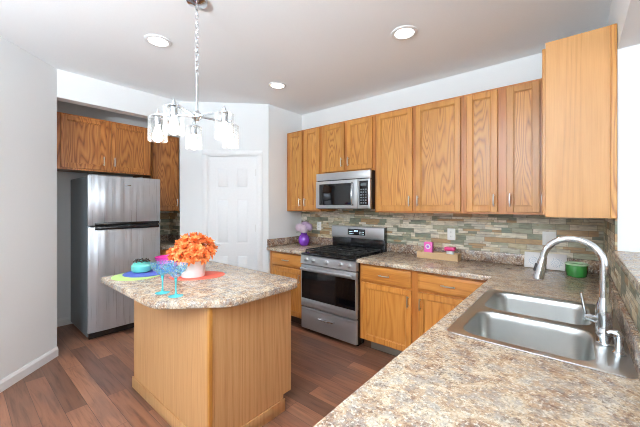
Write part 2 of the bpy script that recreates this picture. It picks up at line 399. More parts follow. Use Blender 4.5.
def offs(poly, d):
    """inset a polygon by d (either winding)"""
    n = len(poly); A = sum(poly[i][0]*poly[(i+1) % n][1]-poly[(i+1) % n][0]*poly[i][1] for i in range(n))
    sg = 1 if A > 0 else -1; out = []
    for i in range(n):
        p0, p1, p2 = Vector(poly[i-1]), Vector(poly[i]), Vector(poly[(i+1) % n])
        a = (p1-p0).normalized(); c = (p2-p1).normalized()
        na = Vector((-a.y, a.x))*sg; nc = Vector((-c.y, c.x))*sg
        bs = na+nc; k = d/max(.2, (1+na.dot(nc))); out.append((p1.x+bs.x*k, p1.y+bs.y*k))
    return out
def rrect(x0, x1, y0, y1, r, n=6):
    o = []
    for cx, cy, a in ((x1-r, y1-r, 0), (x0+r, y1-r, 90), (x0+r, y0+r, 180), (x1-r, y0+r, 270)):
        for k in range(n+1):
            t = R(a+90*k/n); o.append((cx+r*math.cos(t), cy+r*math.sin(t)))
    return o
def thing(name, label, cat, loc=(0, 0, 0), rz=0, group=None):
    o = bpy.data.objects.new(name, None); COL.objects.link(o); o.empty_display_size = .1
    o.location = loc; o.rotation_euler = (0, 0, rz); o['label'] = label; o['category'] = cat
    if group: o['group'] = group
    return o
def tag(o, label, cat, group=None, kind=None):
    o['label'] = label; o['category'] = cat
    if group: o['group'] = group
    if kind: o['kind'] = kind
    return o
def struct(o): o['kind'] = 'structure'; return o
def dup(root, loc=None, rz=None, label=None, group=None):
    def cp(o, par):
        c = o.copy(); COL.objects.link(c)
        if par: c.parent = par
        for ch in list(kids.get(o.name, [])): cp(ch, c)
        return c
    kids = {}
    for o in root.children_recursive: kids.setdefault(o.parent.name, []).append(o)
    r = cp(root, None)
    if loc is not None: r.location = loc
    if rz is not None: r.rotation_euler = (0, 0, rz)
    if label: r['label'] = label
    if group: r['group'] = group
    return r

# ------------------------------------------------------------------ the room
YW, XR, HC = 3.246, .177, 2.76
XH = -3.83; XA = -4.75
struct(MB().box(-5.2, 3.8, -3.4, 3.5, -.1, 0).build('floor', 'planks', smooth=False))
struct(MB().box(-5.2, 3.8, -3.4, 3.5, HC, HC+.1).build('ceiling', 'ceiling', smooth=False))
struct(MB().box(-3.17, 3.8, YW, YW+.12, 0, HC).build('wall_back', 'wall', smooth=False))
struct(MB().box(-3.17, -3.05, 2.62, YW, 0, HC).build('wall_pantry_side', 'wall', smooth=False))
# left wall: diagonal, from the fridge alcove corner towards the camera side
e = math.sqrt(.5)
c0 = Vector((XH, .64)); c1 = c0 + Vector((e, -e))*5.4; nn = Vector((-e, -e))*.12
struct(MB().prism([tuple(c0), tuple(c1), tuple(c1+nn), tuple(c0+nn)], 0, HC).build('wall_left', 'wall', smooth=False))
# header over the fridge alcove, alcove walls
struct(MB().box(XH-.12, XH, .56, 1.90, 2.49, HC).build('wall_alcove_header', 'wall', smooth=False))
struct(MB().box(XA-.12, XA, .42, 2.3, 0, HC).build('wall_alcove_back', 'wall', smooth=False))
struct(MB().box(XA, XH-.02, .50, .62, 0, HC).build('wall_alcove_left', 'wall', smooth=False))
struct(MB().box(XA, XH-.1, 2.12, 2.24, 0, HC).build('wall_alcove_right', 'wall', smooth=False))
# diagonal pantry wall with its door opening
A = Vector((XH, 1.834)); dm = Matrix.Translation((A.x, A.y, 0)) @ Matrix.Rotation(R(45), 4, 'Z')
DL, D0, D1, DT = 1.103, .355, .945, 2.075
b = MB()
b.box(0, D0-.012, 0, .12, 0, HC, mtx=dm); b.box(D1+.012, DL, 0, .12, 0, HC, mtx=dm); b.box(D0-.012, D1+.012, 0, .12, DT+.012, HC, mtx=dm)
struct(b.build('wall_pantry_front', 'wall', smooth=False))
# stub wall, header beam and half wall at the right
struct(MB().box(XR, XR+.12, 2.334, YW, 0, HC).build('wall_right_stub', 'wall', smooth=False))
struct(MB().box(XR, XR+.12, -3.2, 2.334, 2.30, HC).build('wall_right_header', 'wall', smooth=False))
struct(MB().box(XR, XR+.12, .15, 2.334, 0, 1.155).build('wall_right_half', 'wall', smooth=False))
# rear and far side walls with window openings
b = MB(); b.box(-5.2, -2.0, -3.3, -3.18, 0, HC); b.box(1.6, 3.8, -3.3, -3.18, 0, HC); b.box(-2.0, 1.6, -3.3, -3.18, 0, .45); b.box(-2.0, 1.6, -3.3, -3.18, 2.45, HC)
struct(b.build('wall_rear', 'wall', smooth=False))
b = MB(); b.box(3.62, 3.74, -3.2, -1.5, 0, HC); b.box(3.62, 3.74, 2.1, 3.3, 0, HC); b.box(3.62, 3.74, -1.5, 2.1, 0, .25); b.box(3.62, 3.74, -1.5, 2.1, 2.45, HC)
struct(b.build('wall_far_right', 'wall', smooth=False))
for i, (x0, x1, y0, y1, z0, z1, ax) in enumerate(((-2.0, 1.6, -3.26, -3.22, .45, 2.45, 'x'), (3.66, 3.70, -1.5, 2.1, .25, 2.45, 'y'))):
    b = MB()
    b.box(x0, x1, y0, y1, z0, z0+.06); b.box(x0, x1, y0, y1, z1-.06, z1)
    for k in range(4):
        if ax == 'x': q = x0 + (x1-x0-.06)*k/3; b.box(q, q+.06, y0, y1, z0, z1)
        else: q = y0 + (y1-y0-.06)*k/3; b.box(x0, x1, q, q+.06, z0, z1)
    struct(b.build('window_%d' % (i+1), 'trim', smooth=False))
# baseboards
def baseboard(name, p, q, side):
    p = Vector(p); q = Vector(q); d = (q-p).normalized(); nr = Vector((-d.y, d.x))*side
    b = bmesh.new(); prof = [(0, 0), (.014, 0), (.014, .065), (.009, .078), (.005, .09), (0, .09)]
    A_ = [b.verts.new((*(p+nr*a), z)) for a, z in prof]; B_ = [b.verts.new((*(q+nr*a), z)) for a, z in prof]
    for k in range(6): b.faces.new((A_[k], A_[(k+1) % 6], B_[(k+1) % 6], B_[k]))
    b.faces.new(A_); b.faces.new(B_); bmesh.ops.recalc_face_normals(b, faces=b.faces[:])
    m_ = MB(); m_.add_bm(b); struct(m_.build(name, 'trim', smooth=False))
baseboard('baseboard_left', tuple(c0), tuple(c1), 1)
baseboard('baseboard_alcove', (XA, .62), (XA, 2.12), -1)
baseboard('baseboard_alcove_left', (XA, .62), (XH, .62), 1)
baseboard('baseboard_right', (XR+.12, .15), (XR+.12, 3.24), -1)

# pantry door with casing and hardware
def panel_door(name, w, h, th):
    """six panel door: slab with raised fields, front faces -y, local origin bottom left"""
    st, mr = .095, .085
    cols = [(st, (w-mr)/2), ((w+mr)/2, w-st)]
    rows = [(.21, .80), (.95, 1.52), (1.66, h-.13)]
    holes = [(a, c, z0, z1) for a, c in cols for z0, z1 in rows]
    b = MB(); b.box(0, w, .006, th, 0, h)
    xs = [0, cols[0][0], cols[0][1], cols[1][0], cols[1][1], w]
    b.box(0, st, 0, .007, 0, h); b.box(w-st, w, 0, .007, 0, h); b.box(cols[0][1], cols[1][0], 0, .007, 0, h)
    zz = [0] + [z for r_ in rows for z in r_] + [h]
    for k in range(0, len(zz), 2):
        for a, c in cols: b.box(a, c, 0, .007, zz[k], zz[k+1])
    for a, c, z0, z1 in holes: b.box(a+.018, c-.018, -.001, .008, z0+.018, z1-.018, bev=.006, seg=2)
    return b
dl = lambda x, y, z=0: tuple(dm @ Vector((x, y, z)))
d = panel_door('door_1', D1-D0, DT-.012, .035).build('door_1', 'trim', loc=dl(D0, .012, .01), rz=R(45)); struct(d)
for hz in (.25, 1.1, 1.82):
    MB().box(D1-D0-.006, D1-D0+.006, -.008, .004, hz, hz+.09, bev=.002).build('hinge', 'nickel', d)
b = MB(); b.cyl(.026, .01, (.055, -.0, .945), axis='y', bev=.003); b.cyl(.009, .045, (.055, -.005, .945), axis='y')
b.tube([(.055, -.048, .945), (.08, -.05, .945), (.15, -.046, .943)], [.009, .008, .006]); b.build('door_handle', 'nickel', d)
b = MB(); CW = .068
for (x0, x1, z0, z1) in ((D0-.012-CW, D0-.012, 0, DT+.0125), (D1+.012, D1+.012+CW, 0, DT+.0125), (D0-.012-CW, D1+.012+CW, DT+.012, DT+.012+CW)):
    b.box(x0, x1, -.016, 0, z0, z1, bev=.005, mtx=dm); b.box(x0+.012, x1-.012, -.021, -.01, z0+(.0 if z0 == 0 else .012), z1-(.0 if z0 == 0 else .012), bev=.004, mtx=dm)
b.box(D0-.012, D0, -.004, .06, 0, DT+.012, mtx=dm); b.box(D1, D1+.012, -.004, .06, 0, DT+.012, mtx=dm); b.box(D0-.012, D1+.012, -.004, .06, DT, DT+.012, mtx=dm)
struct(b.build('trim_1', 'trim'))
b = MB(); b.box(.0, D0-.08, -.014, 0, 0, .09, mtx=dm); b.box(D1+.08, DL, -.014, 0, 0, .09, mtx=dm)
struct(b.build('baseboard_pantry', 'trim'))

# tiled splashbacks
LIP = 1.012
b = MB(); b.box(-3.05, XR, YW-.010, YW-.0002, .914, 1.3705); b.box(-2.434, -1.676, YW-.010, YW-.0002, 1.3705, 1.41)
tag(b.build('tile_backsplash', 'mosaic', smooth=False), 'long grey, cream and tan ledge-stone mosaic on the back wall under the upper cabinets', 'backsplash')
b = MB(); b.box(XR-.010, XR, 2.334, YW-.010, .914, 1.3705); b.box(XR-.010, XR, .15, 2.334, .914, 1.155)
tag(b.build('tile_backsplash', 'mosaic', smooth=False), 'stone mosaic on the half wall behind the sink and faucet', 'backsplash')
b = MB(); b.box(XA, XA+.010, 1.72, 2.12, .914, 1.3705); b.box(XA+.010, XA+.36, 2.11, 2.12, .914, 1.3705)
tag(b.build('tile_backsplash', 'mosaic', smooth=False), 'small patch of stone mosaic in the alcove right of the refrigerator', 'backsplash')

# ------------------------------------------------------------------ cabinets
def door_leaf(b, x0, x1, z0, z1, y=0, th=.019, rail=.055):
    pass
def bar_pull(par, x, z, L, vertical, y=-.019, name='handle'):
    b = MB(); h = L/2
    if vertical:
        b.tube([(x, y-.028, z-h), (x, y-.031, z-h*.5), (x, y-.032, z), (x, y-.031, z+h*.5), (x, y-.028, z+h)], [.0045, .0055, .006, .0055, .0045], 10)
        for s_ in (-1, 1): b.tube([(x, y+.001, z+s_*h*.72), (x, y-.029, z+s_*h*.72)], .004, 8)
    else:
        b.tube([(x-h, y-.022, z), (x-h*.5, y-.028, z), (x, y-.030, z), (x+h*.5, y-.028, z), (x+h, y-.022, z)], [.0045, .0055, .006, .0055, .0045], 10)
        for s_ in (-1, 1): b.tube([(x+s_*h*.72, y+.001, z), (x+s_*h*.72, y-.026, z)], .004, 8)
    b.build(name, 'nickel', par)
def cab_door(par, x0, x1, z0, z1, hinge='l', mt='oak', pull='low', name='door'):
    """framed door: stiles, rails, recessed field; front of door at y=-.019"""
    rl = .052; b = MB()
    b.box(x0, x0+rl, -.019, -.001, z0, z1, bev=.003, seg=1); b.box(x1-rl, x1, -.019, -.001, z0, z1, bev=.003, seg=1)
    b.box(x0+rl-.002, x1-rl+.002, -.0185, -.001, z1-rl, z1, bev=.003, seg=1); b.box(x0+rl-.002, x1-rl+.002, -.0185, -.001, z0, z0+rl, bev=.003, seg=1)
    # inner bead
    for q in ((x0+rl-.001, x0+rl+.007, z0+rl, z1-rl), (x1-rl-.007, x1-rl+.001, z0+rl, z1-rl), (x0+rl, x1-rl, z0+rl-.001, z0+rl+.007), (x0+rl, x1-rl, z1-rl-.007, z1-rl+.001)):
        b.box(q[0], q[1], -.0125, -.004, q[2], q[3], bev=.002, seg=1)
    d_ = b.build(name, 'oak_frame' if mt == 'oak' else mt, par)
    MB().box(x0+rl-.004, x1-rl+.004, -.0075, -.003, z0+rl-.004, z1-rl+.004).build('door_panel', mt, d_)
    if pull:
        hx = x1-.026 if hinge == 'l' else x0+.026
        hz = z0+.10 if pull == 'low' else z1-.10
        bar_pull(d_, hx, hz, .105, True)
    return d_
def cab_drawer(par, x0, x1, z0, z1, mt='oak_h'):
    b = MB(); b.box(x0, x1, -.019, -.001, z0, z1, bev=.006, seg=3)
    b.box(x0+.02, x1-.02, -.0205, -.015, z0+.02, z1-.02, bev=.0015, seg=1)
    d_ = b.build('drawer', mt, par); bar_pull(d_, (x0+x1)/2, (z0+z1)/2, .115, False, y=-.0205)
def upper(name, label, loc, rz, w, h, dep, doors, mt='oak', group=None, side='oak_frame'):
    """loc: left bottom front corner of the face frame; doors: list of (x0, x1, hinge)"""
    t = thing(name, label, 'cabinet', loc, rz, group)
    b = MB()
    b.box(0, .016, .018, dep, 0, h); b.box(w-.016, w, .018, dep, 0, h)
    b.box(.016, w-.016, .018, dep, .02, .036); b.box(.016, w-.016, .018, dep, h-.018, h-.002); b.box(.016, w-.016, dep-.008, dep, .036, h-.018)
    b.build('body', side, t)
    b = MB(); le = doors[0][0]+.012; re_ = doors[-1][1]-.012; b.box(0, le, 0, .0185, 0, h); b.box(re_, w, 0, .0185, 0, h); b.box(le, re_, 0, .0185, h-.04, h); b.box(le, re_, 0, .0185, 0, .04)
    xs = [dd[0] for dd in doors[1:]]
    for k in range(len(doors)-1):
        b.box(doors[k][1]-.012, doors[k+1][0]+.012, 0, .0185, .04, h-.04)
    b.build('face_frame', 'oak_face' if mt != 'oak_dark' else mt, t, smooth=False)
    for (x0, x1, hg) in doors: cab_door(t, x0, x1, .018, h-.018, hg, mt)
    return t
ZB, UH = 1.372, 1.066
YF = YW-.302      # face frame plane of the uppers
G1 = 'oak wall cabinets along the back wall'
def up(x0, x1, z0, h, doors, label):
    return upper('upper_cabinet', label, (x0, YF, z0), 0, x1-x0, h, .300, [(a-x0, c-x0, g) for a, c, g in doors], group=G1)
up(-3.045, -2.437, ZB, UH, [(-3.005, -2.752, 'l'), (-2.712, -2.462, 'r')], 'oak upper cabinet left of the microwave, above the purple vase')
up(-2.435, -1.675, 1.835, ZB+UH-1.835, [(-2.405, -2.078, 'l'), (-2.035, -1.703, 'r')], 'short oak upper cabinet directly above the microwave')
up(-1.673, -.772, ZB, UH, [(-1.650, -1.247, 'l'), (-1.212, -.795, 'r')], 'wide oak upper cabinet with two doors just right of the microwave')
up(-.770, -.146, ZB, UH, [(-.745, -.502, 'l'), (-.437, -.212, 'r')], 'narrow-doored oak upper cabinet on the back wall next to the corner')
# right wall cabinet: its plain end panel faces the camera
t = upper('upper_cabinet', 'oak corner wall cabinet over the sink, seen from its plain pale end panel', (XR-.318, YF-.02, ZB), -PI/2, .59, UH, .316, [(.07, .565, 'r')], side='oak_panel')
# scribe strip at the wall end of the panel
MB().box(.591, .600, .0, .290, 0, UH).build('end_panel', 'oak_panel', t, smooth=False)
MB().box(.588, .606, .289, .316, 0, UH, bev=.003, seg=1).build('scribe_strip', 'oak', t, smooth=False)

# cabinets in the fridge alcove (face +x)
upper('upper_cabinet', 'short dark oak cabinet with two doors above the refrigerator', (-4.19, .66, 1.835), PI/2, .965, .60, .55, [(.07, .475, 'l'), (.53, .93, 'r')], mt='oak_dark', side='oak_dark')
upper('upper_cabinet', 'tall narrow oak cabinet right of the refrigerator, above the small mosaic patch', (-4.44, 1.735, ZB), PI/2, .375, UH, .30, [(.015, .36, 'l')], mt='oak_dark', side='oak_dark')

def base(label, loc, rz, w, units, dep=.575, mt='oak_base', toe=True, ends=True):
    """units: (x0, x1, hinge); each a drawer over a door"""
    t = thing('base_cabinet', label, 'cabinet', loc, rz)
    b = MB(); b.box(0, .016, .018, dep, .105, .872); b.box(w-.016, w, .018, dep, .105, .872); b.box(.016, w-.016, .018, dep, .105, .12); b.box(.016, w-.016, dep-.008, dep, .12, .872)
    b.build('body', 'oak_frame', t)
    MB().box(0, w, .075, .09, 0, .105).build('toe_kick', 'toe', t)
    b = MB(); le = units[0][0]+.012; re_ = units[-1][1]-.012; b.box(0, le, 0, .0185, .105, .872); b.box(re_, w, 0, .0185, .105, .872); b.box(le, re_, 0, .0185, .835, .872); b.box(le, re_, 0, .0185, .105, .14); b.box(le, re_, 0, .0185, .672, .715)
    for k in range(len(units)-1):
        b.box(units[k][1]-.012, units[k+1][0]+.012, .0005, .0182, .14, .672); b.box(units[k][1]-.012, units[k+1][0]+.012, .0005, .0182, .715, .835)
    b.build('face_frame', 'oak_face', t, smooth=False)
    for (x0, x1, hg) in units:
        cab_drawer(t, x0, x1, .705, .848); cab_door(t, x0, x1, .118, .682, hg, mt, pull='high')
    return t
YB = YW-.605
t = base('oak base cabinet under the back counter, right of the range', (-1.673, YB, 0), 0, 1.21, [(.022, .545, 'l'), (.605, 1.13, 'r')])
MB().box(.09, .42, .060, .0755, .012, .092, bev=.003).build('vent_grille', 'vent', t)
base('small oak base cabinet in the corner left of the range', (-3.045, YB, 0), 0, .60, [(.055, .575, 'l')])
# peninsula cabinets face -x, and the closed corner
base('long oak base cabinet under the sink peninsula', (-.435, 2.60, 0), -PI/2, 2.40, [(.05, .42, 'l'), (.44, .84, 'l'), (.86, 1.26, 'r'), (1.32, 1.80, 'l'), (1.86, 2.36, 'r')], dep=.60)
base('narrow oak base cabinet in the alcove between the refrigerator and the pantry corner', (-4.16, 1.735, 0), PI/2, .375, [(.02, .355, 'l')], dep=.57)

# ------------------------------------------------------------------ countertops
SX0, SX1, SY0, SY1 = -.420, .150, 1.318, 2.175
Ct = .914
YE = YW-.665
b = MB(); b.prism([(-1.677, YE), (-.484, YE), (-.484, .15), (XR-.012, .15), (XR-.012, YW-.012), (-1.677, YW-.012)], .874, Ct,
                  holes=[rrect(SX0+.015, SX1-.015, SY0+.015, SY1-.015, .03)], edge=.007)
ct = b.build('slab', 'laminate')
t = thing('countertop', 'speckled beige and brown laminate counter running from the range around to the sink', 'countertop', (0, 0, 0)); ct.parent = t
b = MB(); b.box(-1.677, XR-.012, YW-.030, YW-.0105, Ct+.0005, LIP, bev=.004); b.box(XR-.030, XR-.0105, .15, YW-.031, Ct+.0005, LIP, bev=.004)
b.build('upstand', 'laminate_dark', t)
b = MB(); b.prism([(-3.048, YE), (-2.441, YE), (-2.441, YW-.012), (-3.048, YW-.012)], .874, Ct, edge=.007)
t = thing('countertop', 'short speckled laminate counter in the corner left of the range', 'countertop'); b.build('slab', 'laminate', t)
b = MB(); b.box(-3.049, -2.441, YW-.030, YW-.0105, Ct+.0005, LIP, bev=.004); b.box(-3.049, -3.030, YE+.01, YW-.031, Ct+.0005, LIP, bev=.004)
b.build('upstand', 'laminate_dark', t)
b = MB(); b.prism([(XA+.012, 1.73), (-4.11, 1.73), (-4.11, 2.108), (XA+.012, 2.108)], .874, Ct, edge=.007)
t = thing('countertop', 'sliver of laminate counter in the alcove beside the refrigerator', 'countertop'); b.build('slab', 'laminate', t)
b = MB(); b.box(XA+.0105, XA+.03, 1.73, 2.088, Ct+.0005, LIP, bev=.004); b.box(XA+.0105, -4.12, 2.089, 2.1095, Ct+.0005, LIP, bev=.004)
b.build('upstand', 'laminate_dark', t)
b = MB(); b.prism([(XR-.022, .12), (XR+.33, .12), (XR+.33, 2.332), (XR-.022, 2.332)], 1.156, 1.196, edge=.006)
tag(b.build('bar_ledge', 'laminate'), 'raised laminate bar top along the half wall behind the sink', 'bar top')

# ------------------------------------------------------------------ island
def chamf(x0, x1, y0, y1, ca, cb_):
    pts = []
    def corner(p, q, c):
        m0 = (p[0], p[1]); return [m0, q]
    # counter-clockwise from left front
    r = .03
    return [(x0+r*.3, y0+r*.3), (x0+r, y0), (x1-ca-.05, y0), (x1-ca+.01, y0+.02), (x1-.02, y0+ca-.01), (x1, y0+ca+.05), (x1, y1-cb_-.02), (x1-.012, y1-cb_+.01), (x1-cb_+.01, y1-.012), (x1-cb_-.02, y1), (x0+r, y1), (x0+r*.3, y1-r*.3), (x0, y1-r), (x0, y0+r)]
t = thing('kitchen_island', 'oak kitchen island with a clipped-corner speckled laminate top', 'kitchen island', (-2.1, 1.2, 0))
off = Matrix.Translation((2.1, -1.2, 0))
def isl(b): b.bm.transform(off); return b
IX0, IX1, IY0, IY1 = -2.70, -1.585, .925, 1.57
b = MB(); b.prism(chamf(-2.705, -1.468, .695, 1.60, .29, .08), .874, Ct, edge=.008); isl(b).build('countertop', 'laminate_grey', t)
b = MB(); b.box(IX0, IX1-.02, IY0, IY0+.016, 0, .873); isl(b).build('front_panel', 'oak_island', t)
b = MB(); b.prism([(IX1-.016, IY0), (IX1, IY0), (IX1, IY1), (IX1-.016, IY1)], .11, .873); b.box(IX1-.016, IX1, IY0, IY1-.075, 0, .11); isl(b).build('side_panel', 'oak_island', t)
b = MB(); b.box(IX0, IX0+.016, IY0+.016, IY1, .0, .873); isl(b).build('side_panel', 'oak_island', t)
b = MB(); b.box(IX1-.022, IX1+.004, IY0-.004, IY0+.022, 0, .873, bev=.003, seg=1); isl(b).build('corner_bead', 'oak_frame', t)
b = MB(); b.box(IX0+.016, IX1-.016, IY1-.09, IY1-.075, 0, .11); isl(b).build('toe_kick', 'toe', t)
b = MB(); b.box(IX0+.016, IX1-.016, IY1-.02, IY1, .11, .873); isl(b).build('face_frame', 'oak_frame', t)
b = MB(); b.box(IX0-.012, IX1+.014, IY0-.013, IY0-.0005, 0, .085, bev=.004, seg=2); isl(b).build('base_trim', 'oak_island', t)
b = MB(); b.box(IX1+.0045, IX1+.016, IY0-.013, IY1-.070, 0, .085, bev=.004, seg=2); isl(b).build('base_trim', 'oak_island', t)
for k, (x0, x1, hg) in enumerate(((IX0+.03, -2.17, 'l'), (-2.12, IX1-.03, 'r'))):
    hp = bpy.data.objects.new('pivot', None)
    b = MB(); b.box(x0, x1, IY1, IY1+.018, .13, .68, bev=.004); b.box(x0+.06, x1-.06, IY1+.012, IY1+.022, .19, .62, bev=.003); isl(b).build('door', 'oak', t)
    b = MB(); b.box(x0, x1, IY1, IY1+.018, .70, .85, bev=.005); isl(b).build('drawer', 'oak_h', t)

# ------------------------------------------------------------------ sink and faucet
t = thing('kitchen_sink', 'stainless steel double-bowl drop-in sink in the peninsula counter', 'sink', (0, 0, Ct))
x0, x1, y0, y1 = SX0, SX1, SY0, SY1
B1 = (x0+.045, x1-.095, y0+.035, y0+.395); B2 = (x0+.045, x1-.095, y0+.435, y1-.035)
rm = rrect(x0, x1, y0, y1, .035)
b = MB(); b.prism(rm, .0004, .005, holes=[rrect(*B1, .07), rrect(*B2, .07)], edge=.0018)
b.build('rim', 'sink', t)
for (a0, a1, b0, b1) in (B1, B2):
    bm_ = bmesh.new(); L = []
    for ins, z, r in ((0, .004, .07), (.004, -.004, .068), (.008, -.03, .066), (.016, -.12, .062), (.03, -.160, .055), (.06, -.178, .05), (.11, -.185, .03)):
        L.append([bm_.verts.new((x, y, z)) for x, y in rrect(a0+ins, a1-ins, b0+ins, b1-ins, r)])
    for P_, Q in zip(L, L[1:]):
        for k in range(len(P_)): bm_.faces.new((P_[k], P_[(k+1) % len(P_)], Q[(k+1) % len(P_)], Q[k]))
    bm_.faces.new(L[-1]); bmesh.ops.recalc_face_normals(bm_, faces=bm_.faces[:])
    for f_ in bm_.faces: f_.normal_flip()
    m_ = MB(); m_.add_bm(bm_); bw = m_.build('bowl', 'sink', t)
    sd = bw.modifiers.new('thick', 'SOLIDIFY'); sd.thickness = .0015; sd.offset = -1
    b = MB(); b.lathe([(.0, .001), (.018, .001), (.03, .003), (.043, .004), (.045, .001), (.045, 0), (0, 0)], ((a0+a1)/2, (b0+b1)/2, -.1848)); b.build('drain', 'chrome', bw)

FX, FY, FZ = .088, 1.675, Ct+.005
t = thing('kitchen_faucet', 'tall chrome gooseneck faucet with a pull-down head and side lever', 'faucet', (FX, FY, FZ))
b = MB(); b.prism(rrect(-.028, .028, -.125, .125, .027, 6), 0.0, .008, edge=.003); b.build('base_plate', 'chrome', t)
b = MB(); b.lathe([(0, .008), (.029, .008), (.030, .014), (.026, .024), (.025, .05), (.027, .085), (.025, .12), (.019, .14), (.0165, .155), (0, .155)]); b.build('body', 'chrome', t)
pts = [(0, 0, .15), (0, 0, .21)]; ra = .103
ux, uy = -.97, .10
for k in range(15):
    a = PI - PI*.97*k/14
    q = ra + ra*math.cos(a)
    pts.append((ux*q, uy*q, .280 + ra*math.sin(a)))
b = MB(); b.tube(pts, [.0155, .0145]+[.0135]*14+[.0135], 16); b.build('spout', 'chrome', t)
pe = Vector(pts[-1]); dd = (Vector(pts[-1])-Vector(pts[-2])).normalized()
b = MB(); b.tube([pe-dd*.004, pe+dd*.01, pe+dd*.02, pe+dd*.07, pe+dd*.095, pe+dd*.10], [.0145, .0155, .0175, .0195, .021, .017], 18); hd = b.build('spray_head', 'chrome', t)
b = MB(); q0 = pe+dd*.028+Vector((-.016, -.004, 0)); b.tube([q0, q0+dd*.035], [.0075, .0085], 10); b.build('spray_button', 'rubber', hd)
b = MB(); b.tube([(-.018, -.004, .062), (-.045, -.010, .066), (-.062, -.014, .068)], [.015, .0155, .014], 16)
b.tube([(-.055, -.012, .07), (-.060, -.014, .10), (-.068, -.018, .15), (-.070, -.019, .165)], [.0065, .0055, .005, .0045], 10); b.build('lever', 'chrome', t)
t = thing('soap_dispenser', 'short chrome soap pump on the sink deck beside the faucet', 'soap dispenser', (.118, 1.50, FZ))
b = MB(); b.lathe([(0, 0), (.019, 0), (.019, .005), (.013, .012), (.012, .05), (.014, .055), (.014, .062), (0, .062)]); b.build('collar', 'chrome', t)
b = MB(); b.tube([(0, 0, .058), (0, 0, .068), (-.006, 0, .074), (-.022, 0, .074), (-.030, 0, .068)], [.010, .011, .010, .007, .006], 12); b.build('nozzle', 'chrome', t)

# ------------------------------------------------------------------ range
RX, RW = -2.437, .758
YR = YW-.66
t = thing('gas_range', 'stainless steel freestanding gas range with a black glass oven door', 'range', (RX, YR, 0))
b = MB(); b.box(0, RW, .03, .635, .03, .885, bev=.004)
for x in (.05, RW-.05):
    for y in (.09, .58): b.cyl(.018, .03, (x, y, 0))
b.build('body', 'black', t)
b = MB(); b.box(.002, RW-.002, -.004, .03, .045, .288, bev=.006); b.box(.01, RW-.01, -.008, 0, .262, .286, bev=.004); d_ = b.build('drawer', 'steel', t)
b = MB(); b.tube([(.28, -.004, .205), (.285, -.026, .205), (.33, -.032, .205), (.43, -.032, .205), (.475, -.026, .205), (.48, -.004, .205)], .007, 10); b.build('handle', 'chrome', d_)
b = MB(); b.box(.002, RW-.002, -.010, .03, .30, .392, bev=.006); b.box(.002, RW-.002, -.010, .03, .70, .772, bev=.006); b.box(.002, .014, -.010, .03, .39, .70); b.box(RW-.014, RW-.002, -.010, .03, .39, .70)
d_ = b.build('oven_door', 'steel', t)
MB().box(.014, RW-.014, -.011, .02, .391, .701).build('window', 'blackglass', d_)
b = MB(); b.box(.13, RW-.13, -.0116, -.0108, .43, .43+.004); b.box(.13, RW-.13, -.0116, -.0108, .65, .654); b.box(.13, .134, -.0116, -.0108, .43, .654); b.box(RW-.134, RW-.13, -.0116, -.0108, .43, .654); b.build('window_border', 'black', d_)
b = MB(); b.box(.03, RW-.03, -.062, -.040, .722, .750, bev=.009, seg=3); b.box(.05, .08, -.045, -.008, .726, .746, bev=.004); b.box(RW-.08, RW-.05, -.045, -.008, .726, .746, bev=.004); b.build('handle', 'steel', d_)
b = MB(); bm_ = bmesh.new()
prof = [(-.018, .785), (-.008, .876), (.03, .886), (.03, .785)]
A_ = [bm_.verts.new((0, y, z)) for y, z in prof]; B_ = [bm_.verts.new((RW, y, z)) for y, z in prof]
for k in range(4): bm_.faces.new((A_[k], A_[(k+1) % 4], B_[(k+1) % 4], B_[k]))
bm_.faces.new(A_); bm_.faces.new(B_); bmesh.ops.recalc_face_normals(bm_, faces=bm_.faces[:]); b.add_bm(bm_); cp_ = b.build('control_panel', 'steel', t, smooth=False)
for x in (.085, .19, .38, .565, .67):
    b = MB(); b.lathe([(0, 0), (.026, 0), (.027, .006), (.021, .010), (.019, .034), (.016, .038), (0, .038)], (x, -.011, .832), 24, 'y', mtx=Matrix.Rotation(R(-7), 4, 'X'))
    b.box(x-.003, x+.003, -.052, -.045, .818, .846, bev=.001); b.build('knob', 'knob', t)
b = MB(); b.box(0, RW, -.006, .595, .884, .904, bev=.006); b.box(.035, RW-.035, .03, .56, .9035, .906); ck = b.build('cooktop', 'black', t)
for cx in (.18, .578):
    for cy in (.16, .43):
        b = MB(); b.lathe([(0, .906), (.05, .906), (.05, .912), (.038, .914), (.036, .921), (.03, .924), (0, .924)], (cx, cy, 0)); b.build('burner', 'iron', ck)
b = MB(); b.lathe([(0, .906), (.035, .906), (.033, .918), (0, .92)], (.379, .295, 0)); b.build('burner', 'iron', ck)
for k in range(3):
    gx0 = .03+k*.235; gx1 = gx0+.225
    b = MB()
    for (a0, a1, c0_, c1_) in ((gx0, gx1, .035, .047), (gx0, gx1, .548, .560), (gx0, gx0+.012, .035, .56), (gx1-.012, gx1, .035, .56), (gx0, gx1, .289, .301), ((gx0+gx1)/2-.006, (gx0+gx1)/2+.006, .035, .56), (gx0, gx1, .155, .167), (gx0, gx1, .424, .436)):
        b.box(a0, a1, c0_, c1_, .928, .942, bev=.003, seg=1)
    for x in (gx0+.006, gx1-.006):
        for y in (.041, .295, .554): b.box(x-.006, x+.006, y-.006, y+.006, .9055, .930)
    b.build('grate', 'iron', ck)
b = MB(); b.box(0, RW, .590, .645, .885, 1.085, bev=.004); b.build('backguard_base', 'black', t)
b = MB(); b.box(0, RW, .572, .645, 1.045, 1.190, bev=.010, seg=3); bg = b.build('backguard', 'steel', t)
MB().box(RW-.004, RW+.002, .574, .645, 1.045, 1.188, bev=.002).build('end_cap', 'black', bg)
MB().box(.255, .505, .568, .574, 1.085, 1.160, bev=.002).build('display', 'display', bg)
b = MB()
for k in range(3): b.box(.352+k*.018, .364+k*.018, .5672, .5682, 1.127, 1.145)
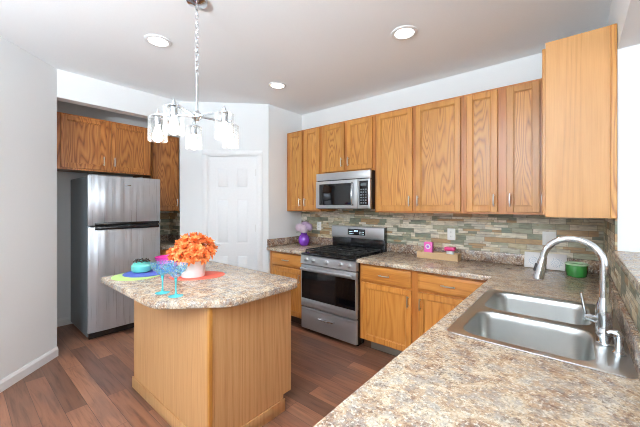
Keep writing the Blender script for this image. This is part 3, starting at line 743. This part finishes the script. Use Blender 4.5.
for k in range(4):
    for j in range(2): b.box(.275+k*.018, .285+k*.018, .5672, .5682, 1.10+j*.022, 1.106+j*.022); b.box(.425+k*.018, .435+k*.018, .5672, .5682, 1.10+j*.022, 1.106+j*.022)
b.build('display_digits', 'digit', bg)

# ------------------------------------------------------------------ microwave
t = thing('microwave', 'stainless over-the-range microwave mounted below the short cabinet', 'microwave', (-2.435, YW-.395, 1.400))
MW_, MH = .757, .430
b = MB(); b.box(0, MW_, .02, .380, .005, MH, bev=.003); b.build('body', 'black', t)
b = MB(); b.box(0, MW_, -.004, .025, MH-.088, MH, bev=.004)
b.build('vent_strip', 'steel', t)
b = MB(); b.box(.02, MW_-.02, -.0055, -.003, MH-.091, MH-.086); b.build('vent_slot', 'black', t)
b = MB(); b.box(0, .60, -.012, .024, .012, MH-.094, bev=.005); d_ = b.build('door', 'steel', t)
MB().box(.055, .515, -.0135, -.008, .052, MH-.130, bev=.002).build('window', 'blackglass', d_)
b = MB(); b.tube([(.545, -.012, .05), (.545, -.042, .075), (.545, -.052, .17), (.545, -.042, .265), (.545, -.012, .29)], [.008, .010, .011, .010, .008], 12); b.build('handle', 'chrome', d_)
b = MB(); b.box(.522, .536, -.0138, -.008, .045, MH-.120); b.build('handle_recess', 'black', d_)
b = MB(); b.box(.603, MW_, -.012, .024, .012, MH-.094, bev=.005); cp_ = b.build('control_panel', 'steel', t)
MB().box(.625, MW_-.022, -.0135, -.008, .052, MH-.115, bev=.002).build('keypad', 'display', cp_)
b = MB(); b.box(.645, .715, -.0144, -.0132, .262, .285); b.build('clock_display', 'steel_side', cp_)
b = MB()
for j in range(6):
    for k in range(3): b.box(.640+k*.029, .658+k*.029, -.0144, -.0132, .068+j*.029, .082+j*.029)
b.build('key', 'steel_side', cp_)

# ------------------------------------------------------------------ refrigerator (faces +x)
t = thing('refrigerator', 'stainless top-freezer refrigerator with grey sides in the wall alcove', 'refrigerator', (-3.94, .915, 0), PI/2)
FW, FH, FD = .735, 1.772, .795
b = MB(); b.box(0.004, FW-.004, .075, FD, .03, FH-.008, bev=.008)
for x in (.06, FW-.06):
    for y in (.12, .66): b.cyl(.02, .03, (x, y, 0))
b.build('body', 'steel_side', t)
b = MB(); b.box(.01, FW-.01, .035, .075, .018, .075); b.build('kick_plate', 'black', t)
def fdoor(z0, z1):
    bm_ = bmesh.new(); N = 14; rows = []
    prof = []
    for k in range(N+1):
        x = FW*k/N; u = (x/FW-.5)*2; prof.append((x, .006 + .016*abs(u)**6 + .004*u*u))
    prof += [(FW, .068), (0, .068)]
    o_ = MB(); o_.prism(prof, z0, z1, edge=.004); return o_
HZ = 1.222
b = fdoor(HZ+.008, FH); fd = b.build('freezer_door', 'steel_v', t)
b = fdoor(.085, HZ-.008); rd = b.build('fridge_door', 'steel_v', t)
b = MB(); b.box(.055, FW-.025, -.010, .012, HZ+.008, HZ+.038, bev=.006); b.build('handle', 'black', fd)
b = MB(); b.box(.055, FW-.025, -.012, .012, HZ-.040, HZ-.006, bev=.006); b.build('handle', 'black', rd)
MB().box(.03, FW-.03, .012, .06, HZ-.010, HZ+.010).build('door_gasket', 'rubber', t)
MB().box(.345, .405, .0035, .008, FH-.098, FH-.086, bev=.001).build('badge', 'chrome', fd)
MB().box(.01, .08, .02, .09, FH-.002, FH+.012, bev=.003).build('hinge_cover', 'steel_side', t)

# ------------------------------------------------------------------ wall plates
def outlet(label, x, z, w=.072, kind='outlet', loc=None):
    t = thing('wall_outlet' if kind == 'outlet' else 'switch_plate', label, 'outlet' if kind == 'outlet' else 'switch', (x, YW-.010, z))
    b = MB(); b.box(-w/2, w/2, -.006, 0, -.058, .058, bev=.003); b.build('plate', 'plastic_white', t)
    if kind == 'outlet':
        for s_ in (-1, 1):
            q = MB(); q.lathe([(0, 0), (.017, 0), (.016, .003), (0, .003)], (0, -.005, s_*.021), 20, 'y'); sk = q.build('socket', 'plastic_white', t)
            q = MB(); q.box(-.008, -.0055, -.0086, -.0078, s_*.021-.004, s_*.021+.006); q.box(.0055, .008, -.0086, -.0078, s_*.021-.004, s_*.021+.006); q.build('slot', 'outlet_hole', sk)
    else:
        for sx in (-1, 1):
            q = MB(); q.box(sx*w/4-.016, sx*w/4+.016, -.009, -.005, -.033, .033, bev=.002); q.build('rocker', 'plastic_white', t)
outlet('white outlet on the mosaic above the wooden tray', -.965, 1.155, .078)
outlet('white double switch plate on the mosaic behind the faucet spout', -.170, 1.165, .095, 'switch')
outlet('white outlet on the mosaic between the purple vase and the range', -2.715, 1.165, .078)

# ------------------------------------------------------------------ ceiling downlights
def downlight(x, y, label):
    t = thing('recessed_downlight', label, 'ceiling light', (x, y, HC), group='recessed ceiling downlights')
    b = MB(); b.lathe([(.070, -.0005), (.098, -.0005), (.097, -.006), (.088, -.010), (.072, -.008), (.070, -.0005)]); b.build('trim_ring', 'trim', t)
    b = MB(); b.lathe([(0, -.003), (.0705, -.003), (.0705, -.0005)]); b.build('lens', 'lens', t)
    l = bpy.data.lights.new('downlight_lamp', 'AREA'); l.shape = 'DISK'; l.size = .13; l.energy = 1.6; l.spread = R(110); l.color = (1, .97, .93)
    o = bpy.data.objects.new('downlight_lamp', l); COL.objects.link(o); o.parent = t; o.location = (0, 0, -.012)
downlight(-2.56, 1.05, 'large recessed ceiling light left of the chandelier chain')
downlight(-1.00, 2.20, 'recessed ceiling light in front of the wide upper cabinet')
downlight(-2.50, 2.27, 'smaller-looking recessed ceiling light near the pantry corner')

# ------------------------------------------------------------------ chandelier
CX, CY, CZ = -1.86, 1.0, 2.015
t = thing('chandelier', 'polished five-light chandelier with clear glass shades hanging on a chain', 'chandelier', (CX, CY, CZ))
b = MB(); b.lathe([(0, HC-CZ-.034), (.018, HC-CZ-.034), (.03, HC-CZ-.028), (.062, HC-CZ-.018), (.066, HC-CZ-.001), (0, HC-CZ-.001)]); b.build('canopy', 'chrome', t)
b = MB(); zt = HC-CZ-.036; zr = .265; nl = 15
for k in range(nl):
    z = zr + (zt-zr)*(k+.5)/nl; hl = (zt-zr)/nl*.66; rot = PI/2*(k % 2)+.5
    pts = []
    for j in range(13):
        a = 2*PI*j/12; x = .010*math.cos(a); zz = hl*math.sin(a); pts.append((x*math.cos(rot), x*math.sin(rot), z+zz))
    b.tube(pts, .0028, 6, caps=False)
b.build('chain', 'chrome', t)
b = MB(); b.tube([(0, 0, -.02), (0, 0, .27)], .008, 12); b.build('rod', 'chrome', t)
b = MB(); b.lathe([(0, -.035), (.008, -.033), (.02, -.022), (.032, -.012), (.034, .012), (.02, .022), (.012, .035), (0, .036)]); b.build('hub', 'chrome', t)
va = math.atan2(CY, CX)
for k in range(5):
    a = va + R(5) + R(72)*k; rr_ = .235
    ca, sa = math.cos(a), math.sin(a)
    mt_ = Matrix.Rotation(a, 4, 'Z')
    b = MB(); b.box(.02, rr_+.012, -.0075, .0075, -.006, .006, bev=.002, seg=1, mtx=mt_); b.lathe([(0, .0), (.010, .001), (.010, .012), (.005, .018), (.004, .028), (0, .030)], (rr_*ca, rr_*sa, .004), 14)
    arm = b.build('arm', 'chrome', t)
    b = MB(); b.lathe([(0, 0), (.019, 0), (.021, -.006), (.021, -.058), (.018, -.062), (0, -.062)], (rr_*ca, rr_*sa, -.005), 20); b.lathe([(0, -.001), (.036, -.002), (.037, -.006), (0, -.007)], (rr_*ca, rr_*sa, -.004), 24); b.build('socket', 'chrome', arm)
    b = MB(); r0 = .056
    b.lathe([(.034, -.0125), (r0-.006, -.0125), (r0, -.018), (r0, -.168), (r0-.0025, -.168), (r0-.0025, -.019), (r0-.008, -.0150), (.034, -.0150)], (rr_*ca, rr_*sa, 0), 32, closed=True); b.build('glass_shade', 'glass', arm)
    b = MB(); b.lathe([(.013, -.064), (.014, -.080), (.022, -.105), (.030, -.130), (.031, -.146), (.025, -.162), (.012, -.172), (0, -.174)], (rr_*ca, rr_*sa, 0), 20); b.build('light_bulb', 'bulb', arm)
    l = bpy.data.lights.new('bulb_lamp', 'POINT'); l.energy = 1.0; l.shadow_soft_size = .035; l.color = (1, .93, .82)
    o = bpy.data.objects.new('bulb_lamp', l); COL.objects.link(o); o.parent = t; o.location = (rr_*ca, rr_*sa, -.20)

# ------------------------------------------------------------------ things on the island
def disc(name, m, label, x, y, z, rx, ry, th=.004, rz=0, cat='placemat'):
    b = MB(); b.prism([(rx*math.cos(2*PI*k/48), ry*math.sin(2*PI*k/48)) for k in range(48)], 0, th, edge=.0015)
    return tag(b.build(name, m, loc=(x, y, z), rz=rz), label, cat)
disc('placemat', 'green_mat', 'round lime green placemat half covered by the blue one', -2.545, .895, Ct, .168, .168)
disc('placemat', 'blue_mat', 'round blue placemat under the teal jar on the island', -2.575, .965, Ct+.0042, .155, .155)
disc('placemat', 'coral', 'oval coral placemat under the white flower pot', -2.19, 1.185, Ct, .195, .145, rz=R(55))
t = thing('lidded_jar', 'round teal glazed jar with dark twine on the blue placemat', 'jar', (-2.63, .955, Ct+.0084))
b = MB(); b.lathe([(0, 0), (.055, 0), (.068, .008), (.076, .03), (.074, .052), (.060, .066), (.056, .066), (.056, .058), (0, .056)]); b.build('body', 'teal', t)
b = MB(); b.lathe([(0, .067), (.060, .067), (.060, .074), (.04, .080), (.012, .082), (.010, .090), (0, .091)]); b.build('lid', 'teal', t)
b = MB()
for k in range(9):
    a = 2*PI*k/9; b.tube([(.02*math.cos(a), .02*math.sin(a), .083), (.045*math.cos(a+.6), .045*math.sin(a+.6), .096), (.058*math.cos(a+1.1), .058*math.sin(a+1.1), .082)], .0045, 6)
b.build('twine', 'soot', t)
def bowl(name, m, label, x, y, z, r, h):
    b = MB(); b.lathe([(0, 0), (r*.45, 0), (r*.5, .004), (r*.8, h*.4), (r*.97, h*.95), (r, h), (r*.96, h), (r*.76, h*.44), (r*.4, .012), (0, .010)])
    return tag(b.build(name, m, loc=(x, y, z)), label, 'bowl')
bowl('bowl', 'pink', 'bright pink bowl on the island behind the teal glasses', -2.60, 1.150, Ct, .105, .108)
def goblet(x, y, label):
    t = thing('margarita_glass', label, 'glass', (x, y, Ct), group='teal margarita glasses on the island')
    b = MB(); b.lathe([(0, .104), (.012, .106), (.030, .120), (.034, .132), (.050, .142), (.062, .160), (.066, .186), (.064, .186), (.059, .162), (.048, .145), (.032, .135), (.026, .122), (.010, .110), (0, .109)], n=36); b.build('bowl', 'teal_glass', t)
    b = MB(); b.tube([(0, 0, .006), (0, 0, .03), (0, 0, .08), (0, 0, .106)], [.008, .0045, .0045, .010], 14); b.build('stem', 'aqua_solid', t)
    b = MB(); b.lathe([(0, 0), (.040, 0), (.041, .002), (.025, .005), (.008, .010), (0, .011)], n=32); b.build('foot', 'aqua_solid', t)
goblet(-1.925, .815, 'left one of two teal-stemmed margarita glasses near the island front')
goblet(-1.795, .835, 'right one of two teal-stemmed margarita glasses near the island front')

PX, PY = -2.195, 1.150
t = thing('flower_pot', 'white ceramic cylinder pot holding orange flowers on the island', 'flower pot', (PX, PY, Ct+.0042))
b = MB(); b.lathe([(0, 0), (.080, 0), (.084, .004), (.090, .140), (.090, .144), (.086, .144), (.080, .012), (0, .010)], n=40); b.build('pot', 'ceramic', t)
b = MB(); b.lathe([(0, .105), (.083, .105), (.083, .10), (0, .10)], n=24); b.build('foliage_base', 'leaf', t)
def flower_mesh(seed, r=.064):
    rnd = random.Random(seed); b = bmesh.new()
    for ring, (n_, tilt, ln) in enumerate(((11, 8, 1.0), (10, 28, .92), (8, 48, .75), (6, 68, .5))):
        for k in range(n_):
            a = 2*PI*(k+.5*ring)/n_ + rnd.uniform(-.12, .12); L_ = r*ln*rnd.uniform(.88, 1.08); w_ = r*.21
            tl = R(tilt + rnd.uniform(-9, 9)); ps = []
            for s_, ww in ((.12, .5), (.45, 1.0), (.8, .85), (1.0, .15)):
                rr_ = L_*s_; z = rr_*math.sin(tl) - .25*rr_*rr_/r*(1 if ring < 2 else -.4)
                x = rr_*math.cos(tl)
                ps.append([(x, -w_*ww, z+.003*ww), (x, 0, z-.002), (x, w_*ww, z+.003*ww)])
            mt_ = Matrix.Rotation(a, 4, 'Z'); V = [[b.verts.new(mt_ @ Vector(q)) for q in row] for row in ps]
            for i in range(3):
                for j in range(2): b.faces.new((V[i][j], V[i+1][j], V[i+1][j+1], V[i][j+1]))
    return b
fl_meshes = []
for s_ in range(4):
    m_ = MB(); m_.add_bm(flower_mesh(s_)); o = m_.build('petals', 'petal'); fl_meshes.append(o.data); bpy.data.objects.remove(o)
cm = MB(); cm.sphere(.011, (0, 0, .012), (1, 1, .8), 10, 6); o = cm.build('flower_centre', 'dark_centre'); cmesh = o.data; bpy.data.objects.remove(o)
rnd = random.Random(3); nfl = 0
top = Vector((PX, PY, Ct+.160))
rgt = Vector((math.cos(R(39.84)), math.sin(R(39.84)), 0)); fw_ = Vector((-math.sin(R(39.84)), math.cos(R(39.84)), 0))
spots = []
for (u_, v_, w_) in ((-.135, .02, -.03), (-.10, .075, .02), (-.055, .115, 0), (.0, .13, .01), (.055, .12, 0), (.105, .085, .02), (.125, .03, -.02), (-.07, .04, -.09), (-.01, .065, -.105), (.06, .045, -.095),
                    (.10, .0, -.06), (-.11, -.01, -.06), (-.03, .01, -.115), (.03, .0, -.115), (-.03, .10, .08), (.05, .09, .085), (-.10, .03, .07), (.11, .04, .07), (-.03, .10, -.06), (.03, .105, -.05), (.0, .05, .11)):
    spots.append(top + rgt*u_ + fw_*w_ + Vector((0, 0, v_)))
for k, p in enumerate(spots):
    dirv = (p - (top - Vector((0, 0, .06)))).normalized()
    f_ = bpy.data.objects.new('orange_flower', None); COL.objects.link(f_); f_.location = p
    f_.rotation_mode = 'QUATERNION'; f_.rotation_quaternion = dirv.to_track_quat('Z', 'Y')
    f_['label'] = 'ruffled orange daisy-like flower bunched in the white pot'; f_['category'] = 'flower'; f_['group'] = 'orange flowers in the white pot'
    o = bpy.data.objects.new('petals', fl_meshes[k % 4]); COL.objects.link(o); o.parent = f_; o.rotation_euler = (0, 0, rnd.uniform(0, 6))
    o = bpy.data.objects.new('flower_centre', cmesh); COL.objects.link(o); o.parent = f_
    inv = f_.rotation_quaternion.inverted(); base_ = top + Vector((rgt*((p-top).dot(rgt)*.3))) + Vector((0, 0, -.02)) 
    e_ = inv @ (base_ - p); b = MB(); b.tube([(0, 0, 0), e_*.5 + Vector((0, 0, -.004)), e_], .0022, 6); b.build('stem', 'leaf', f_)

# ------------------------------------------------------------------ things on the back counter
VX, VY = -2.80, 3.02
t = thing('flower_vase', 'glossy purple bottle vase on the counter left of the range', 'vase', (VX, VY, Ct))
b = MB(); b.lathe([(0, 0), (.045, 0), (.058, .012), (.074, .05), (.076, .085), (.062, .125), (.042, .150), (.040, .165), (.050, .178), (.046, .178), (.036, .165), (.036, .150), (0, .148)], n=32); b.build('body', 'purple', t)
def hyd(seed, r):
    rnd = random.Random(seed); b = bmesh.new(); N = 90
    for i in range(N):
        ph = math.acos(1-1.7*(i+.5)/N); th = i*2.39996
        nrm = Vector((math.sin(ph)*math.cos(th), math.sin(ph)*math.sin(th), math.cos(ph))); p = nrm*r*rnd.uniform(.9, 1.05)
        q = nrm.to_track_quat('Z', 'Y'); a0 = rnd.uniform(0, 6); p = p*rnd.uniform(.86, 1.06)
        for j in range(4):
            a = a0 + PI/2*j; s_ = .012
            vs = [p+q @ Vector((0, 0, 0)), p+q @ Vector((s_*math.cos(a-.55), s_*math.sin(a-.55), .003)), p+q @ Vector((s_*1.3*math.cos(a), s_*1.3*math.sin(a), .001)), p+q @ Vector((s_*math.cos(a+.55), s_*math.sin(a+.55), .003))]
            b.faces.new([b.verts.new(v) for v in vs])
    bmesh.ops.create_icosphere(b, subdivisions=2, radius=r*.72)
    return b
for k, (u_, w_, z, r) in enumerate(((-.055, -.02, .235, .058), (.055, -.03, .245, .06), (.0, -.06, .215, .055), (.01, .05, .262, .055))):
    p = Vector((VX, VY, Ct)) + rgt*u_ + fw_*w_ + Vector((0, 0, z))
    f_ = thing('lilac_flower', ['lilac hydrangea head at the left of the purple vase', 'lilac hydrangea head at the right of the purple vase', 'lilac hydrangea head in front over the purple vase mouth', 'lilac hydrangea head at the top back of the purple vase'][k], 'flower', tuple(p), 0, 'hydrangea heads in the purple vase')
    m_ = MB(); m_.add_bm(hyd(k, r)); m_.build('florets', 'lilac' if k % 2 else 'lilac_pale', f_)
    e_ = Vector((VX, VY, Ct+.150)) - p; b = MB(); b.tube([(0, 0, -.01), e_], .003, 6); b.build('stem', 'leaf', f_)
    if k < 2:
        b = MB(); s_ = -1 if k == 0 else 1; q = -r*.8
        bm_ = bmesh.new(); vs = [bm_.verts.new(v) for v in ((0, 0, q), (s_*.03, -.015, q-.008), (s_*.07, 0, q-.02), (s_*.03, .015, q-.012))]; bm_.faces.new(vs); b.add_bm(bm_)
        lf = b.build('leaf', 'leaf', f_); sd = lf.modifiers.new('t', 'SOLIDIFY'); sd.thickness = .001

t = thing('wooden_tray', 'small pale wooden box tray against the back counter mosaic', 'tray', (-1.055, 3.12, Ct))
b = MB(); TW, TD, TH = .40, .12, .062
b.box(-TW/2, TW/2, -TD/2, TD/2, 0, .010); b.box(-TW/2, TW/2, -TD/2, -TD/2+.010, .01, TH, bev=.002, seg=1); b.box(-TW/2, TW/2, TD/2-.010, TD/2, .01, TH, bev=.002, seg=1)
b.build('tray_body', 'tray_wood', t)
for s_ in (-1, 1):
    b = MB(); x = s_*(TW/2-.005)
    b.box(x-.005, x+.005, -TD/2+.01, TD/2-.01, .010, .030); b.box(x-.005, x+.005, -TD/2+.01, TD/2-.01, .050, TH); b.box(x-.005, x+.005, -TD/2+.01, -.022, .03, .05); b.box(x-.005, x+.005, .022, TD/2-.01, .03, .05)
    b.build('end_board', 'tray_wood', t)
t = thing('candle_box', 'upright pink box with a white oval label in the wooden tray', 'box', (-1.15, 3.11, Ct+.0105))
MB().box(-.042, .042, -.025, .025, 0, .150, bev=.008).build('box', 'hot_pink', t)
b = MB(); b.lathe([(0, 0), (.026, 0), (.025, .002), (0, .002)], (0, -.0245, .105), 24, 'y'); lb = b.build('label_disc', 'plastic_white', t)
b = MB(); b.lathe([(0, 0), (.014, 0), (.013, .001), (0, .001)], (0, -.0265, .105), 20, 'y'); b.build('print', 'lavender', lb)
t = thing('candle_jar', 'low white cup with a crimson lid at the right end of the wooden tray', 'jar', (-.94, 3.115, Ct+.0105))
b = MB(); b.lathe([(0, 0), (.030, 0), (.034, .006), (.036, .080), (0, .080)]); b.build('cup', 'plastic_white', t)
b = MB(); b.box(-.046, .046, -.040, .040, .0805, .115, bev=.006); b.build('lid', 'crimson', t)
t = thing('green_crock', 'small round green crock with a pale rim in the counter corner', 'crock', (.005, 2.985, Ct))
b = MB(); b.lathe([(0, 0), (.052, 0), (.060, .006), (.066, .04), (.067, .088), (.062, .090), (.060, .02), (0, .014)], n=36); b.build('body', 'green', t)
b = MB(); b.lathe([(.0615, .0885), (.0675, .0885), (.069, .092), (.068, .100), (.063, .102), (.0605, .098)], n=36, closed=True); b.build('rim', 'green_rim', t)
for k, (x, y, lab) in enumerate(((-.275, 3.15, 'left one of two white tiles with a blue-grey medallion print leaning by the switch plate'), (-.120, 3.15, 'right one of two white medallion-print tiles, nearer the green crock'))):
    b = MB(); b.box(-.066, .066, -.004, .004, 0, .132, bev=.002)
    o = b.build('printed_tile', 'mandala', loc=(x, y+.02, Ct+.001)); o.rotation_euler = (R(-14), 0, 0)
    tag(o, lab, 'tile', 'printed tiles leaning on the counter upstand')

# ------------------------------------------------------------------ invented uplighters out of view, added to brighten the ceiling
def fill_uplighter(x, y, label, power):
    t = thing('added_uplighter', label, 'added uplighter', (x, y, 0))
    b = MB(); b.lathe([(0, 0), (.14, 0), (.14, .015), (.02, .03), (0, .03)]); b.build('base', 'nickel', t)
    b = MB(); b.cyl(.012, 1.72, (0, 0, .03)); b.build('pole', 'nickel', t)
    b = MB(); b.lathe([(0, 1.75), (.05, 1.75), (.19, 1.86), (.20, 1.88), (.185, 1.875), (.05, 1.77), (0, 1.77)]); b.build('lamp_shade', 'trim', t)
    l = bpy.data.lights.new('added_fill_light', 'AREA'); l.shape = 'DISK'; l.size = .32; l.energy = power; l.color = (.86, .94, 1)
    o = bpy.data.objects.new('added_fill_light', l); COL.objects.link(o); o.parent = t; o.location = (0, 0, 1.90); o.rotation_euler = (PI, 0, 0)
fill_uplighter(-.7, -1.75, 'added nickel uplighter brightening the ceiling, unseen by the rear window', 340)
fill_uplighter(2.7, -1.2, 'added nickel uplighter brightening the ceiling, unseen beyond the bar ledge', 50)
